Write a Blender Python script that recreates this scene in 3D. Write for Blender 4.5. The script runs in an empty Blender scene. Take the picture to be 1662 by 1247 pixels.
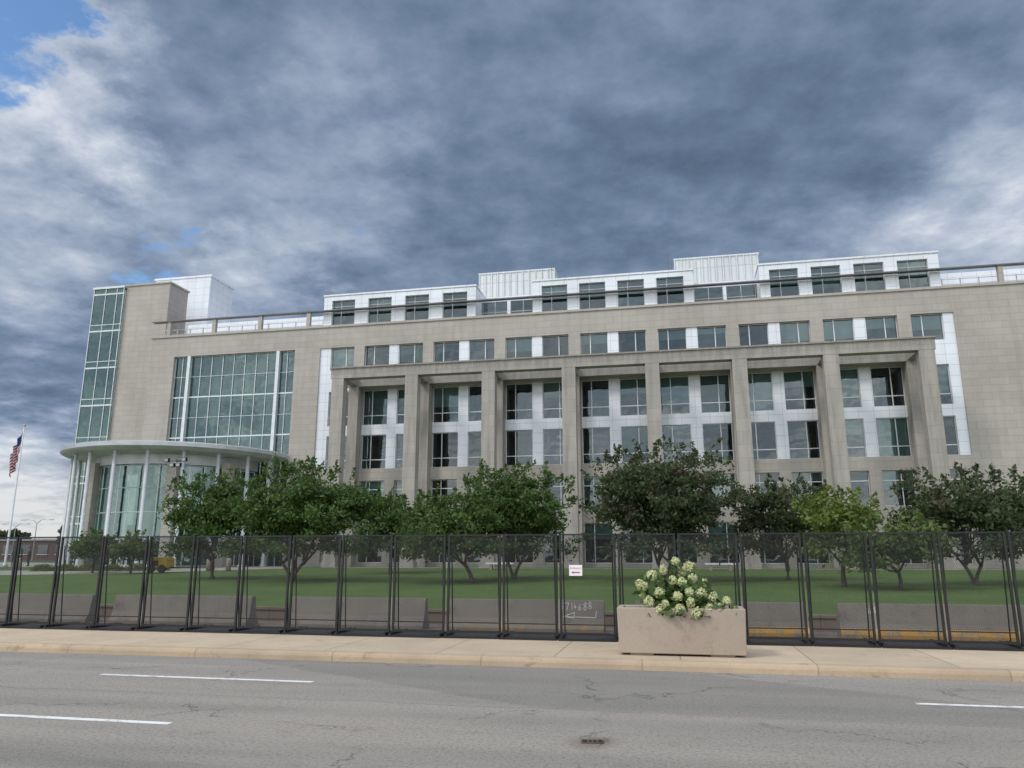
import bpy, bmesh, math, random
import numpy as np
from mathutils import Vector, Matrix
R=math.radians
scene=bpy.context.scene
col=scene.collection
random.seed(7)
scene.view_settings.view_transform='Standard'
scene.view_settings.look='None'
scene.view_settings.exposure=0
scene.view_settings.gamma=1

# ------------------------------------------------------------------ helpers
class MB:
    def __init__(s): s.v=[];s.f=[];s.m=[]
    def quad(s,a,b,c,d,m=0):
        n=len(s.v); s.v+= [a,b,c,d]; s.f.append((n,n+1,n+2,n+3)); s.m.append(m)
    def poly(s,pts,m=0):
        n=len(s.v); s.v+=list(pts); s.f.append(tuple(range(n,n+len(pts)))); s.m.append(m)
    def box(s,x0,x1,y0,y1,z0,z1,m=0):
        n=len(s.v)
        s.v+=[(x0,y0,z0),(x1,y0,z0),(x1,y1,z0),(x0,y1,z0),(x0,y0,z1),(x1,y0,z1),(x1,y1,z1),(x0,y1,z1)]
        for q in ((0,3,2,1),(4,5,6,7),(0,1,5,4),(1,2,6,5),(2,3,7,6),(3,0,4,7)):
            s.f.append(tuple(n+i for i in q)); s.m.append(m)
    def tube(s,pts,rads,seg=8,m=0,cap=True):
        pts=[Vector(p) for p in pts]; rings=[]
        for i,p in enumerate(pts):
            d=(pts[min(i+1,len(pts)-1)]-pts[max(i-1,0)])
            if d.length<1e-6: d=Vector((0,0,1))
            d.normalize()
            a=d.cross(Vector((0,0,1)))
            if a.length<.05: a=d.cross(Vector((0,1,0)))
            a.normalize(); b=d.cross(a)
            n=len(s.v); r=rads[i]
            for k in range(seg):
                t=2*math.pi*k/seg
                s.v.append(tuple(p+a*math.cos(t)*r+b*math.sin(t)*r))
            rings.append(n)
        for i in range(len(rings)-1):
            for k in range(seg):
                k2=(k+1)%seg
                s.f.append((rings[i]+k,rings[i]+k2,rings[i+1]+k2,rings[i+1]+k)); s.m.append(m)
        if cap:
            s.f.append(tuple(rings[0]+k for k in reversed(range(seg)))); s.m.append(m)
            s.f.append(tuple(rings[-1]+k for k in range(seg))); s.m.append(m)
    def mesh(s,name,mats,smooth=False):
        me=bpy.data.meshes.new(name); me.from_pydata(s.v,[],s.f)
        for m in mats: me.materials.append(m)
        me.polygons.foreach_set('material_index',s.m)
        if smooth: me.polygons.foreach_set('use_smooth',[True]*len(s.f))
        me.update(); return me

def add(name,data,loc=(0,0,0),parent=None,rot=None,world=True,**props):
    o=bpy.data.objects.new(name,data); col.objects.link(o)
    o.location=loc
    if rot: o.rotation_euler=rot
    if parent:
        o.parent=parent
        if world and parent.parent is None: o.matrix_parent_inverse=Matrix.Translation(-Vector(parent.location))
    for k,v in props.items(): o[k]=v
    return o
def empty(name,loc,**props):
    o=add(name,None,loc,**props); o.empty_display_size=.5; return o
def copy_thing(root,loc,rotz=None):
    n=root.copy(); n.location=loc
    if rotz is not None: n.rotation_euler[2]=rotz
    col.objects.link(n)
    def rec(src,dst):
        for c in list(src.children):
            cc=c.copy(); cc.parent=dst; col.objects.link(cc); rec(c,cc)
    rec(root,n); return n

# ------------------------------------------------------------------ node helpers
def nd(t,typ,ins=None,**kw):
    n=t.nodes.new(typ)
    for k,v in kw.items(): setattr(n,k,v)
    if ins:
        for k,v in ins.items():
            if isinstance(v,bpy.types.NodeSocket): t.links.new(v,n.inputs[k])
            else: n.inputs[k].default_value=v
    return n
def mth(t,op,a,b=0.0,c=None,clamp=False):
    ins={0:a,1:b}
    if c is not None: ins[2]=c
    return nd(t,'ShaderNodeMath',ins,operation=op,use_clamp=clamp).outputs[0]
def mixc(t,f,a,b,blend='MIX'):
    n=nd(t,'ShaderNodeMix',data_type='RGBA',blend_type=blend)
    for i,v in ((0,f),(6,a),(7,b)):
        if isinstance(v,bpy.types.NodeSocket): t.links.new(v,n.inputs[i])
        elif i==0: n.inputs[i].default_value=v
        else: n.inputs[i].default_value=(*v,1) if len(v)==3 else v
    return n.outputs[2]
def rng(t,v,a,b,c=0.0,d=1.0,smooth=True):
    n=nd(t,'ShaderNodeMapRange',{0:v,1:a,2:b,3:c,4:d}); n.interpolation_type='SMOOTHSTEP' if smooth else 'LINEAR'
    return n.outputs[0]
def newmat(name):
    m=bpy.data.materials.new(name); m.use_nodes=True; t=m.node_tree
    b=t.nodes['Principled BSDF']; return m,t,b
def objco(t,scale=(1,1,1)):
    tc=nd(t,'ShaderNodeTexCoord'); mp=nd(t,'ShaderNodeMapping',{'Vector':tc.outputs['Object'],'Scale':scale}); return mp.outputs[0]
def noise(t,co,scale,detail=4,rough=.55,dist=0):
    return nd(t,'ShaderNodeTexNoise',{'Vector':co,'Scale':scale,'Detail':detail,'Roughness':rough,'Distortion':dist}).outputs[0]
def bump(t,b,h,strength,dist=.02):
    n=nd(t,'ShaderNodeBump',{'Height':h,'Strength':strength,'Distance':dist}); t.links.new(n.outputs[0],b.inputs['Normal'])

def simple(name,a,bcol=None,rough=.6,metal=0.,scale=3.,amt=1.,bmp=0.):
    m,t,b=newmat(name); co=objco(t); n=noise(t,co,scale,4)
    c2=bcol or tuple(x*.8 for x in a)
    c=mixc(t,rng(t,n,.35,.65),a,c2); t.links.new(c,b.inputs['Base Color'])
    b.inputs['Roughness'].default_value=rough; b.inputs['Metallic'].default_value=metal
    if bmp: bump(t,b,noise(t,co,scale*8,4),bmp)
    return m

def facade_mat(name,a,b2,mortar,bw,bh,msize,rough,stain=.35,offset=.5,bumpd=.01,top=None):
    m,t,b=newmat(name); tc=nd(t,'ShaderNodeTexCoord'); s=nd(t,'ShaderNodeSeparateXYZ',{0:tc.outputs['Object']})
    xy=mth(t,'ADD',s.outputs[0],s.outputs[1]); v=nd(t,'ShaderNodeCombineXYZ',{0:xy,1:s.outputs[2],2:0.0}).outputs[0]
    br=nd(t,'ShaderNodeTexBrick',{'Vector':v,'Color1':(*a,1),'Color2':(*b2,1),'Mortar':(*mortar,1),'Scale':1.0,'Mortar Size':msize,'Mortar Smooth':.2,'Bias':0.,'Brick Width':bw,'Row Height':bh})
    br.offset=offset
    v2=nd(t,'ShaderNodeCombineXYZ',{0:mth(t,'MULTIPLY',xy,1.6),1:mth(t,'MULTIPLY',s.outputs[2],.16),2:0.0}).outputs[0]
    st=rng(t,noise(t,v2,1.,5,.6),.38,.72)
    big=rng(t,noise(t,tc.outputs['Object'],.18,3),.3,.7,.93,1.06)
    if top:
        st=mth(t,'ADD',st,mth(t,'MULTIPLY',rng(t,s.outputs[2],top-1.3,top),rng(t,noise(t,v2,2.2,5,.7),.3,.6)),clamp=True)
    c=mixc(t,mth(t,'MULTIPLY',st,stain),br.outputs[0],tuple(x*.5 for x in a))
    fine=rng(t,noise(t,tc.outputs['Object'],14,3),.3,.7,.93,1.06)
    k=mth(t,'MULTIPLY',big,fine)
    c=mixc(t,1.0,c,nd(t,'ShaderNodeCombineColor',{0:k,1:k,2:k}).outputs[0],'MULTIPLY')
    t.links.new(c,b.inputs['Base Color']); b.inputs['Roughness'].default_value=rough
    bump(t,b,mth(t,'SUBTRACT',1.0,br.outputs[1]),.5,bumpd)
    return m

M_stone=facade_mat('limestone_facade',(.405,.37,.33),(.37,.34,.302),(.255,.235,.212),1.5,.62,.012,.8,.20)
M_stone2=facade_mat('weathered_limestone',(.375,.345,.31),(.335,.31,.28),(.22,.205,.19),2.2,1.1,.011,.85,.62,top=19.5)
M_white=facade_mat('white_metal_panel',(.72,.75,.80),(.69,.72,.77),(.36,.38,.40),1.25,.95,.013,.35,.10,0.0)
M_screen=facade_mat('louvre_screen_panel',(.60,.62,.60),(.56,.58,.57),(.38,.4,.4),.75,4.6,.035,.4,.15,0.0)
M_alu=simple('painted_aluminium',(.60,.63,.64),(.53,.56,.57),.35,.2,1.5)
M_rim=simple('canopy_metal',(.44,.46,.47),(.38,.40,.41),.4,.3,1.5)
M_alud=simple('grey_aluminium',(.36,.39,.4),(.3,.33,.34),.4,.3,1.5)
M_dark=simple('dark_bronze_metal',(.15,.15,.145),(.12,.118,.115),.5,.2,2)
M_soffit=simple('pale_soffit',(.48,.52,.48),(.36,.40,.38),.7,0,.5)
M_int=simple('interior_plaster',(.55,.56,.53),(.38,.39,.37),.8,0,.4)
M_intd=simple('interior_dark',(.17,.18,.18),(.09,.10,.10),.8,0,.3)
M_blind=simple('fabric_blind',(.56,.59,.57),(.48,.51,.49),.8,0,.6)
M_black=simple('black_powdercoat',(.010,.010,.011),(.016,.016,.017),.5,.1,6)

def glass(name,tint,refl,rcol=(.8,.95,.93)):
    m=bpy.data.materials.new(name); m.use_nodes=True; t=m.node_tree; t.nodes.clear()
    out=nd(t,'ShaderNodeOutputMaterial')
    oi=nd(t,'ShaderNodeObjectInfo')
    tr=nd(t,'ShaderNodeBsdfTransparent'); 
    rv=mth(t,'MULTIPLY_ADD',oi.outputs['Random'],.4,.75)
    tc=mixc(t,1.0,tint,nd(t,'ShaderNodeCombineColor',{0:rv,1:rv,2:rv}).outputs[0],'MULTIPLY'); t.links.new(tc,tr.inputs[0])
    gl=nd(t,'ShaderNodeBsdfGlossy',{'Color':(*rcol,1),'Roughness':.02})
    co=objco(t); n=noise(t,co,.9,1)
    bp=nd(t,'ShaderNodeBump',{'Height':n,'Strength':.3,'Distance':.04}); t.links.new(bp.outputs[0],gl.inputs['Normal'])
    fr=nd(t,'ShaderNodeFresnel',{'IOR':1.5})
    f=mth(t,'ADD',fr.outputs[0],mth(t,'MULTIPLY_ADD',oi.outputs['Random'],refl*.6,refl*.7),clamp=True)
    mx=nd(t,'ShaderNodeMixShader',{0:f,1:tr.outputs[0],2:gl.outputs[0]})
    t.links.new(mx.outputs[0],out.inputs[0]); return m
M_glass=glass('tinted_window_glass',(.37,.49,.47),.06,(.82,.94,.97))
M_glass2=glass('green_curtain_glass',(.34,.61,.57),.09,(.70,.93,.92))

def asphalt():
    m,t,b=newmat('worn_asphalt'); co=objco(t)
    s=nd(t,'ShaderNodeSeparateXYZ',{0:co})
    st=noise(t,objco(t,(.06,.9,1)),1.0,5,.6,.2)
    agg=noise(t,co,55,3,.7); big=noise(t,co,.35,4)
    c=mixc(t,rng(t,st,.35,.65),(.29,.257,.22),(.205,.188,.165))
    c=mixc(t,mth(t,'MULTIPLY',rng(t,agg,.35,.72),.65),c,(.42,.385,.34))
    c=mixc(t,mth(t,'MULTIPLY',rng(t,noise(t,co,22,4,.75),.46,.68),.7),c,(.085,.08,.074))
    c=mixc(t,rng(t,big,.45,.75,0,.45),c,(.33,.295,.255))
    c=mixc(t,mth(t,'MULTIPLY',rng(t,noise(t,co,2.2,6,.75),.54,.70),.30),c,(.12,.11,.098))
    w=mth(t,'MULTIPLY',mth(t,'SUBTRACT',noise(t,co,.8,4),.5),.5)
    yy=mth(t,'ADD',s.outputs[1],w)
    d=mth(t,'ADD',s.outputs[0],mth(t,'MULTIPLY',mth(t,'SUBTRACT',yy,13.),1.8))
    patch=mth(t,'MULTIPLY',mth(t,'MULTIPLY',rng(t,d,-5.2,-5.0),rng(t,d,3.8,4.0,1,0)),rng(t,yy,11.2,11.4))
    c=mixc(t,mth(t,'MULTIPLY',patch,.34),c,(.12,.118,.11))
    oil=mth(t,'MULTIPLY',rng(t,mth(t,'ABSOLUTE',mth(t,'SUBTRACT',yy,7.3)),.2,1.1,1,0),rng(t,noise(t,objco(t,(.15,1,1)),1.3,4),.4,.65))
    c=mixc(t,mth(t,'MULTIPLY',oil,.4),c,(.13,.12,.108))
    dd=nd(t,'ShaderNodeVectorMath',{0:co,1:(-1.03,9.42,0)},operation='DISTANCE').outputs[1]
    c=mixc(t,mth(t,'MULTIPLY',rng(t,mth(t,'ADD',dd,w),.05,.42,1,0),.7),c,(.17,.125,.09))
    vo=nd(t,'ShaderNodeTexVoronoi',{'Vector':nd(t,'ShaderNodeVectorMath',{0:co,1:nd(t,'ShaderNodeVectorMath',{0:nd(t,'ShaderNodeTexNoise',{'Vector':co,'Scale':1.6,'Detail':7.,'Roughness':.65}).outputs[1],1:(1.5,1.5,0)},operation='MULTIPLY').outputs[0]},operation='ADD').outputs[0],'Scale':.24},feature='DISTANCE_TO_EDGE')
    cr=mth(t,'MULTIPLY',rng(t,vo.outputs[0],.0,.005,1,0),rng(t,noise(t,co,.5,2),.44,.54))
    j=rng(t,mth(t,'ABSOLUTE',mth(t,'SUBTRACT',yy,11.25)),.0,.02,1,0)
    crk=mth(t,'MAXIMUM',mth(t,'MULTIPLY',cr,.85),mth(t,'MULTIPLY',j,.6))
    c=mixc(t,mth(t,'MULTIPLY',crk,.8),c,(.06,.058,.054))
    t.links.new(c,b.inputs['Base Color']); b.inputs['Roughness'].default_value=.9
    bump(t,b,mth(t,'SUBTRACT',agg,crk),.7,.015); return m
def concrete(name,a,b2,joint=None,off=0.,stain=.5,js=.75):
    m,t,b=newmat(name); co=objco(t); s=nd(t,'ShaderNodeSeparateXYZ',{0:co})
    c=mixc(t,rng(t,noise(t,co,.7,6,.6),.35,.7),a,b2)
    c=mixc(t,mth(t,'MULTIPLY',rng(t,noise(t,co,30,4,.7),.4,.75),.4),c,tuple(x*.62 for x in a))
    c=mixc(t,mth(t,'MULTIPLY',rng(t,noise(t,co,2.6,7,.7,.4),.55,.72),stain),c,tuple(x*.5 for x in a))
    h=noise(t,co,40,4)
    if joint:
        fx=mth(t,'PINGPONG',mth(t,'ADD',s.outputs[0],off),joint/2)
        jl=rng(t,fx,.006,.018,1,0)
        c=mixc(t,mth(t,'MULTIPLY',jl,js),c,tuple(x*.3 for x in a)); h=mth(t,'SUBTRACT',h,jl)
        cell=nd(t,'ShaderNodeTexWhiteNoise',{'W':mth(t,'FLOOR',mth(t,'DIVIDE',mth(t,'ADD',s.outputs[0],off),joint))},noise_dimensions='1D').outputs[0]
        k=mth(t,'MULTIPLY_ADD',cell,.16,.91)
        c=mixc(t,1.0,c,nd(t,'ShaderNodeCombineColor',{0:k,1:k,2:k}).outputs[0],'MULTIPLY')
    t.links.new(c,b.inputs['Base Color']); b.inputs['Roughness'].default_value=.85
    bump(t,b,h,.3,.01); return m
M_road=asphalt()
M_walk=concrete('pavement_concrete',(.53,.42,.30),(.45,.355,.255),2.4,0,.7)
M_kerb=concrete('kerb_concrete',(.45,.34,.23),(.365,.28,.19),3.1,.7,.85,.5)
M_plaza=concrete('plaza_concrete',(.42,.39,.35),(.35,.33,.30),3.)
M_barrier=concrete('barrier_concrete',(.28,.25,.218),(.205,.187,.165),None,0,.85)
M_lowwall=concrete('brown_wall_stone',(.25,.195,.155),(.19,.15,.12),1.2,0,.6)
M_planter=concrete('aggregate_concrete',(.39,.32,.255),(.335,.275,.217),None,0,.55)
def yellowp(name,base,paint,lo=.53,hi=.66):
    m,t,b=newmat(name); co=objco(t)
    c=mixc(t,rng(t,noise(t,co,5,8,.75),lo,hi),paint,base); t.links.new(c,b.inputs['Base Color']); b.inputs['Roughness'].default_value=.8; return m
M_yel=yellowp('worn_yellow_paint',(.26,.22,.17),(.52,.29,.06),.47,.60)
M_yelworn=yellowp('faded_yellow_paint',(.25,.22,.18),(.42,.25,.08),.38,.54)
M_linepaint=yellowp('worn_white_paint',(.36,.35,.33),(.74,.74,.72),.5,.64)
M_paver=simple('brick_paver',(.22,.165,.13),(.17,.13,.105),.9,0,5,bmp=.4)
M_soil=simple('soil',(.05,.035,.025),None,.95,0,8)

def grass(name):
    m,t,b=newmat(name); co=objco(t)
    c=mixc(t,rng(t,noise(t,co,.35,5,.6),.3,.7),(.078,.142,.024),(.112,.182,.037))
    c=mixc(t,mth(t,'MULTIPLY',rng(t,noise(t,objco(t,(1,.35,1)),18,5,.7),.4,.7),.6),c,(.042,.082,.015))
    c=mixc(t,mth(t,'MULTIPLY',rng(t,noise(t,objco(t,(.4,1,1)),1.5,5,.7),.58,.75),.4),c,(.15,.18,.05))
    t.links.new(c,b.inputs['Base Color']); b.inputs['Roughness'].default_value=.9
    bump(t,b,noise(t,co,30,4),.8,.05); return m
M_grass=grass('mown_grass'); 
M_ground=simple('ground_earth',(.07,.085,.035),(.05,.065,.03),.95,0,.1)

def leafmat(name,a,b2,c3,tr=.35):
    m=bpy.data.materials.new(name); m.use_nodes=True; t=m.node_tree; t.nodes.clear(); out=nd(t,'ShaderNodeOutputMaterial')
    g=nd(t,'ShaderNodeNewGeometry'); co=objco(t)
    c=mixc(t,g.outputs['Random Per Island'],a,b2)
    c=mixc(t,rng(t,noise(t,co,.9,2),.5,.72),c,c3)
    d=nd(t,'ShaderNodeBsdfPrincipled',{'Base Color':c,'Roughness':.6}); tt=nd(t,'ShaderNodeBsdfTranslucent',{'Color':c})
    mx=nd(t,'ShaderNodeMixShader',{0:tr,1:d.outputs[0],2:tt.outputs[0]}); t.links.new(mx.outputs[0],out.inputs[0]); return m
L_green=leafmat('green_leaves',(.05,.098,.020),(.092,.152,.033),(.078,.132,.026))
L_dark=leafmat('dark_crabapple_leaves',(.046,.072,.026),(.080,.105,.042),(.105,.092,.05))
L_yel=leafmat('yellow_green_leaves',(.11,.165,.026),(.17,.22,.042),(.08,.13,.025))
L_pale=leafmat('pale_green_leaves',(.085,.14,.035),(.13,.18,.05),(.15,.16,.06))
M_bark=simple('tree_bark',(.085,.068,.052),(.05,.042,.035),.9,0,6,bmp=.6)

# ------------------------------------------------------------------ terrain
def gz(y): return .17+.83*min(max((y-22)/40.,0),1)
mb=MB(); prof=[(-400,-.04),(15.28,-.04),(15.36,.14),(22,.15),(62,.98),(3000,.98)]
xs=[-3000,-300,-100,0,100,300,3000]
for i in range(len(prof)-1):
    for j in range(len(xs)-1):
        (y0,z0),(y1,z1)=prof[i],prof[i+1]
        mb.quad((xs[j],y0,z0),(xs[j+1],y0,z0),(xs[j+1],y1,z1),(xs[j],y1,z1))
add('ground',mb.mesh('ground',[M_ground]),kind='structure')
def sheet(name,x0,x1,y0,y1,z,m,**k):
    b=MB(); b.quad((x0,y0,z),(x1,y0,z),(x1,y1,z),(x0,y1,z)); return add(name,b.mesh(name,[m]),**k)
sheet('road',-300,300,-14,15.22,0,M_road,kind='structure')
b=MB(); b.box(-300,300,15.42,19.4,.1,.17); add('pavement',b.mesh('pavement',[M_walk]),kind='structure')
sheet('brick_path',-300,300,19.4,21.9,.168,M_paver,kind='structure')
b=MB(); pr=[(15.2,-.03),(15.212,.09),(15.235,.135),(15.275,.162),(15.33,.174),(15.42,.176),(15.42,.05)]
for i in range(len(pr)-1):
    b.quad((-300,pr[i][0],pr[i][1]),(300,pr[i][0],pr[i][1]),(300,pr[i+1][0],pr[i+1][1]),(-300,pr[i+1][0],pr[i+1][1]))
kb=add('kerb',b.mesh('kerb',[M_kerb],True),kind='structure')
b=MB(); b.box(-300,300,21.84,22.06,.1,.50); b.box(-300,300,21.80,22.10,.50,.57)
add('low_wall',b.mesh('low_wall',[M_lowwall]),label='long low brown stone wall edging the lawn',category='wall')
b=MB()
for y0,y1 in ((22.05,62),(62,69.9)):
    b.quad((-140,y0,gz(y0)+.004),(120,y0,gz(y0)+.004),(120,y1,gz(y1)+.004),(-140,y1,gz(y1)+.004))
add('lawn',b.mesh('lawn',[M_grass]),kind='structure')
def strip_path(name,left,right,m,dz=.009):
    b=MB()
    for i in range(len(left)-1):
        pts=[left[i],right[i],right[i+1],left[i+1]]
        b.poly([(p[0],p[1],gz(p[1])+dz) for p in pts])
    return add(name,b.mesh(name,[m]),kind='structure')
strip_path('plaza',[(-120,62),(-120,66),(-120,110)],[(-33,62),(-33,66),(-33,69.9)],M_plaza)
strip_path('driveway',[(-120,50),(-70,50),(-56,53),(-46,56.5),(-38,62)],[(-120,40),(-70,40.5),(-52,44.5),(-40,50.5),(-31,62)],M_plaza,.010)
strip_path('footpath',[(-31,66.5),(80,66.5)],[(-31,64),(80,64)],M_plaza,.011)
for yc,starts in ((9.33,(-36.9,-23.2,-9.6,3.9)),(12.72,(-37.2,-23.7,-10.2,3.3,16.8)),):
    for x0 in starts:
        if yc<10 and x0>0: continue
        sheet('lane_marking',x0,x0+(3.2 if yc<10 else 4.1),yc-.065,yc+.065,.004,M_linepaint,kind='structure')
M_iron=simple('rusty_iron',(.13,.10,.08),(.08,.065,.055),.8,.2,12)
b=MB(); b.box(-.13,.13,-.08,-.064,0,.008);b.box(-.13,.13,.064,.08,0,.008);b.box(-.13,-.114,-.064,.064,0,.008);b.box(.114,.13,-.064,.064,0,.008)
for i in range(3): b.box(-.06+i*.054,-.042+i*.054,-.064,.064,0,.007)
b.box(-.113,.113,-.063,.063,-.001,.003,1)
add('drain_cover',b.mesh('drain_cover',[M_iron,M_black]),(-1.03,9.45,.003),rot=(0,0,.14),label='small iron drain cover set in the asphalt road',category='drain cover')

# ------------------------------------------------------------------ building
BO=(-5,70,1.0)
B=empty('office_building',BO,label='long beige limestone office building with white panels and colonnade',category='building')
def part(name,mbd,mats,parent=B,**k):
    me=mbd.mesh(name,mats)
    return add(name,me,parent=parent,**k)
def pbox(name,args,mats,parent=B):
    m=MB(); m.box(*args); return part(name,m,mats,parent)
rows=[(1.35,4.89),(6.1,9.11),(10.27,13.63),(14.63,18.15),(20.34,22.73)]
P=[-30.4+7.285*i for i in range(8)]
XL,XR=-34.7,24.6
st=MB(); wh=MB()
FY,FB=70.0,70.7
st.box(-54.4,60,FY,FB,22.73,24.9)
st.box(-54.4,-51.5,FY,FB,.9,22.73)
st.box(-37.5,XL,FY,FB,.9,22.73)
st.box(XR,60,FY,FB,.9,22.73)
st.box(-54.55,60,FY-.12,FB,24.902,25.12)
st.box(-54.4,-53.8,FB,78,.9,24.9)
def span(m,x0,x1,z0,z1,dy=0): m.box(x0,x1,FY+dy,FB,z0,z1)
for z0,z1 in ((.9,1.35),(4.89,6.1),(9.11,10.27)):
    span(st,XL,XR,z0,z1)
mids=[(p+3.15,p+4.135) for p in P[:-1]]
for p in P:
    for z0,z1 in (rows[0],rows[1]): span(st,p-.55,p+.55,z0,z1)
    span(st,p-.55,p+.55,18.15,22.73)
    span(st,p-.55,p+.55,10.27,18.15,.1)
for i in range(7):
    span(st,P[i]+.55,P[i+1]-.55,18.15,20.34)
for a,c in mids:
    for z0,z1 in (rows[0],rows[1]): span(st,a,c,z0,z1)
    span(wh,a,c,rows[2][0],rows[3][1],.14); span(wh,a,c,rows[4][0],rows[4][1],.14)
for i in range(7):
    for a,c in ((P[i]+.55,mids[i][0]),(mids[i][1],P[i+1]-.55)): span(wh,a,c,13.63,14.63,.14)
for (wx0,wx1,s0,s1) in ((-33.55,-30.95,XL,-33.55),(21.15,23.75,23.75,XR)):
    span(wh,s0,s1,10.27,22.73,.14); span(wh,wx0,wx1,13.63,14.63,.14); span(wh,wx0,wx1,18.15,20.34,.14)
    for z0,z1 in (rows[0],rows[1]): span(st,s0,s1,z0,z1)
part('stone_wall',st,[M_stone]); part('white_panel_wall',wh,[M_white])
bd=MB(); bd.box(-53.8,60,78.0,100,.9,24.6); bd.box(-53.8,60,FB,78,24.3,24.65)
part('rear_block',bd,[M_stone])
it=MB()
for z0,z1 in ((.95,1.05),(5.0,6.0),(9.2,10.2),(13.75,14.5),(18.3,20.2),(22.9,24.2)):
    it.box(-37.4,59,FB+.02,74.9,z0,z1,0)
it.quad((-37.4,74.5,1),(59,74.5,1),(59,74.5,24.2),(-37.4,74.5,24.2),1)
for i,p in enumerate(P):
    it.box(p-.1,p+.1,FB+.02,74.4,1.05,24.2,0)
    if i<7 and i%2: it.box(p+3.5,p+3.7,FB+.02,74.4,1.05,24.2,0)
it.box(-37.4,-37.2,FB+.02,74.4,1.05,24.2,0); it.box(24.8,25.,FB+.02,74.4,1.05,24.2,0)
part('interior',it,[M_int,M_intd])
wcache={}
def window(x0,x1,z0,z1,y=70.42,mull=.36,trans=(.27,),blind=None,dark=False,parent=B):
    w,h=x1-x0,z1-z0
    key=(round(w,2),round(h,2),mull,trans,dark)
    if key not in wcache:
        g=MB(); g.quad((0,0,0),(w,0,0),(w,0,h),(0,0,h))
        f=MB(); t=.06
        f.box(0,t,-.06,.06,0,h); f.box(w-t,w,-.06,.06,0,h); f.box(t,w-t,-.06,.06,0,t); f.box(t,w-t,-.06,.06,h-t,h)
        xm=w*mull if mull else None
        if mull: f.box(xm-.04,xm+.04,-.055,.05,t,h-t)
        for tv in trans:
            zz=h*tv
            if mull:
                f.box(t,xm-.04,-.05,.045,zz-.04,zz+.04); f.box(xm+.04,w-t,-.05,.045,zz-.04,zz+.04)
            else: f.box(t,w-t,-.05,.045,zz-.04,zz+.04)
        wcache[key]=(g.mesh('window_glass',[M_glass]),f.mesh('window_frame',[M_alud if dark else M_alu]))
    g,f=wcache[key]
    o=add('window',g,(x0,y,z0),parent=parent)
    fo=add('frame',f,(0,0,0),parent=o,world=False)
    if blind:
        bb=MB(); a,bt=blind; bb.quad((.08,.2,h*bt),(w-.08,.2,h*bt),(w-.08,.2,h-.05),(.08,.2,h-.05))
        add('blind',bb.mesh('blind',[M_blind]),parent=o,world=False)
    return o
rb=random.Random(3)
for ri,(z0,z1) in enumerate(rows):
    tr=(.27,) if ri in(2,3) else ((.72,) if ri<2 else ())
    lst=[(-33.55,-30.95)]
    for i in range(7): lst+=[(P[i]+.55,mids[i][0]),(mids[i][1],P[i+1]-.55)]
    lst.append((21.15,23.75))
    for j,(a,c) in enumerate(lst):
        bl=None
        r=rb.random()
        if r<.55: bl=(0,rb.choice([.0,.27,.27,.45,.6,.75]))
        window(a,c,z0,z1,mull=.36 if j%2 else .62,trans=tr,blind=bl)
# pergola colonnade
PG=MB(); z0,z1=18.3,19.25
PG.box(P[0]-.7,P[-1]+.7,65.25,66.2,z0,z1); PG.box(P[0]-.7,P[-1]+.7,69.0,69.98,z0,z1)
for p in P: PG.box(p-.42,p+.42,66.2,69.0,z0+.1,z1-.05)
PG.box(P[0]-.8,P[-1]+.8,65.13,66.3,z1,z1+.14)
perg=part('pergola',PG,[M_stone2])
for p in P:
    c=MB(); c.box(p-.6,p+.6,65.27,66.23,1.5,z0); 
    c.box(p-.67,p+.67,65.2,66.3,.9,1.5)
    part('column',c,[M_stone2],parent=perg)
    pbox('pier',(p-.5,p+.5,69.02,69.99,.9,z0),[M_stone2],parent=perg)
# penthouse
ph=MB(); blocks=[(-34.9,-18.5),(-12.7,2.8),(8.8,24.2)]
PY=70.75
for bi,(a,c) in enumerate(blocks):
    wid=2.55; gap=((c-a)-4*wid-2*.9)/3
    x=a+.9; ph.box(a,x,PY,PY+.5,24.9,28.05)
    for i in range(4):
        window(x,x+wid,25.15,28.05,y=PY+.3,mull=.38,trans=(.78,),dark=True,blind=(0,rb.choice([.3,.5,.6])) if rb.random()<.4 else None)
        nx=x+wid+gap if i<3 else c
        ph.box(x+wid,nx,PY,PY+.5,24.9,28.05); x=nx
    ph.box(a,c,PY+.02,PY+.5,24.9,25.15)
    ph.box(a,c,PY,90,28.05,28.55); ph.box(a-.06,c+.06,PY-.08,90.1,28.55,28.72)
    ph.box(a,a+.4,PY+.5,90,24.9,28.05); ph.box(c-.4,c,PY+.5,90,24.9,28.05)
for a,c in ((-18.5,-12.7),(2.8,8.8)):
    ph.box(a,c,73.2,90,27.6,28.1); ph.box(a+.01,c-.01,73.0,73.6,24.9,25.3)
    m=(a+c)/2
    window(a+.1,m-.15,25.3,27.6,y=73.3,mull=.5,trans=(.5,),dark=True); window(m+.15,c-.1,25.3,27.6,y=73.3,mull=.5,trans=(.5,),dark=True)
    ph.box(m-.15,m+.15,73.1,73.6,25.3,27.6)
ph.box(-53.8,-35.0,75,90,24.9,27.9); ph.box(24.3,60,75,90,24.9,28.0)
part('penthouse',ph,[M_white])
pbox('penthouse_interior',(-34.4,24,75.2,75.6,24.7,28.0),[M_int])
for a,c in ((-53.9,-35.1),(24.4,59)):
    rl=MB()
    for zz in (25.6,26.1): rl.box(a,c,71.2,71.26,zz,zz+.06)
    n=int((c-a)/1.5)
    for i in range(n+1):
        xx=a+(c-a-.06)*i/n; rl.box(xx,xx+.05,71.15,71.31,25.0,26.2)
    part('roof_railing',rl,[M_alu])
cp=MB(); cp.box(-54.7,60,70.0,70.05,26.74,26.84)
cp.box(-54.7,60,70.05,70.7,26.79,26.82)
part('sun_canopy',cp,[M_dark])
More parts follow.
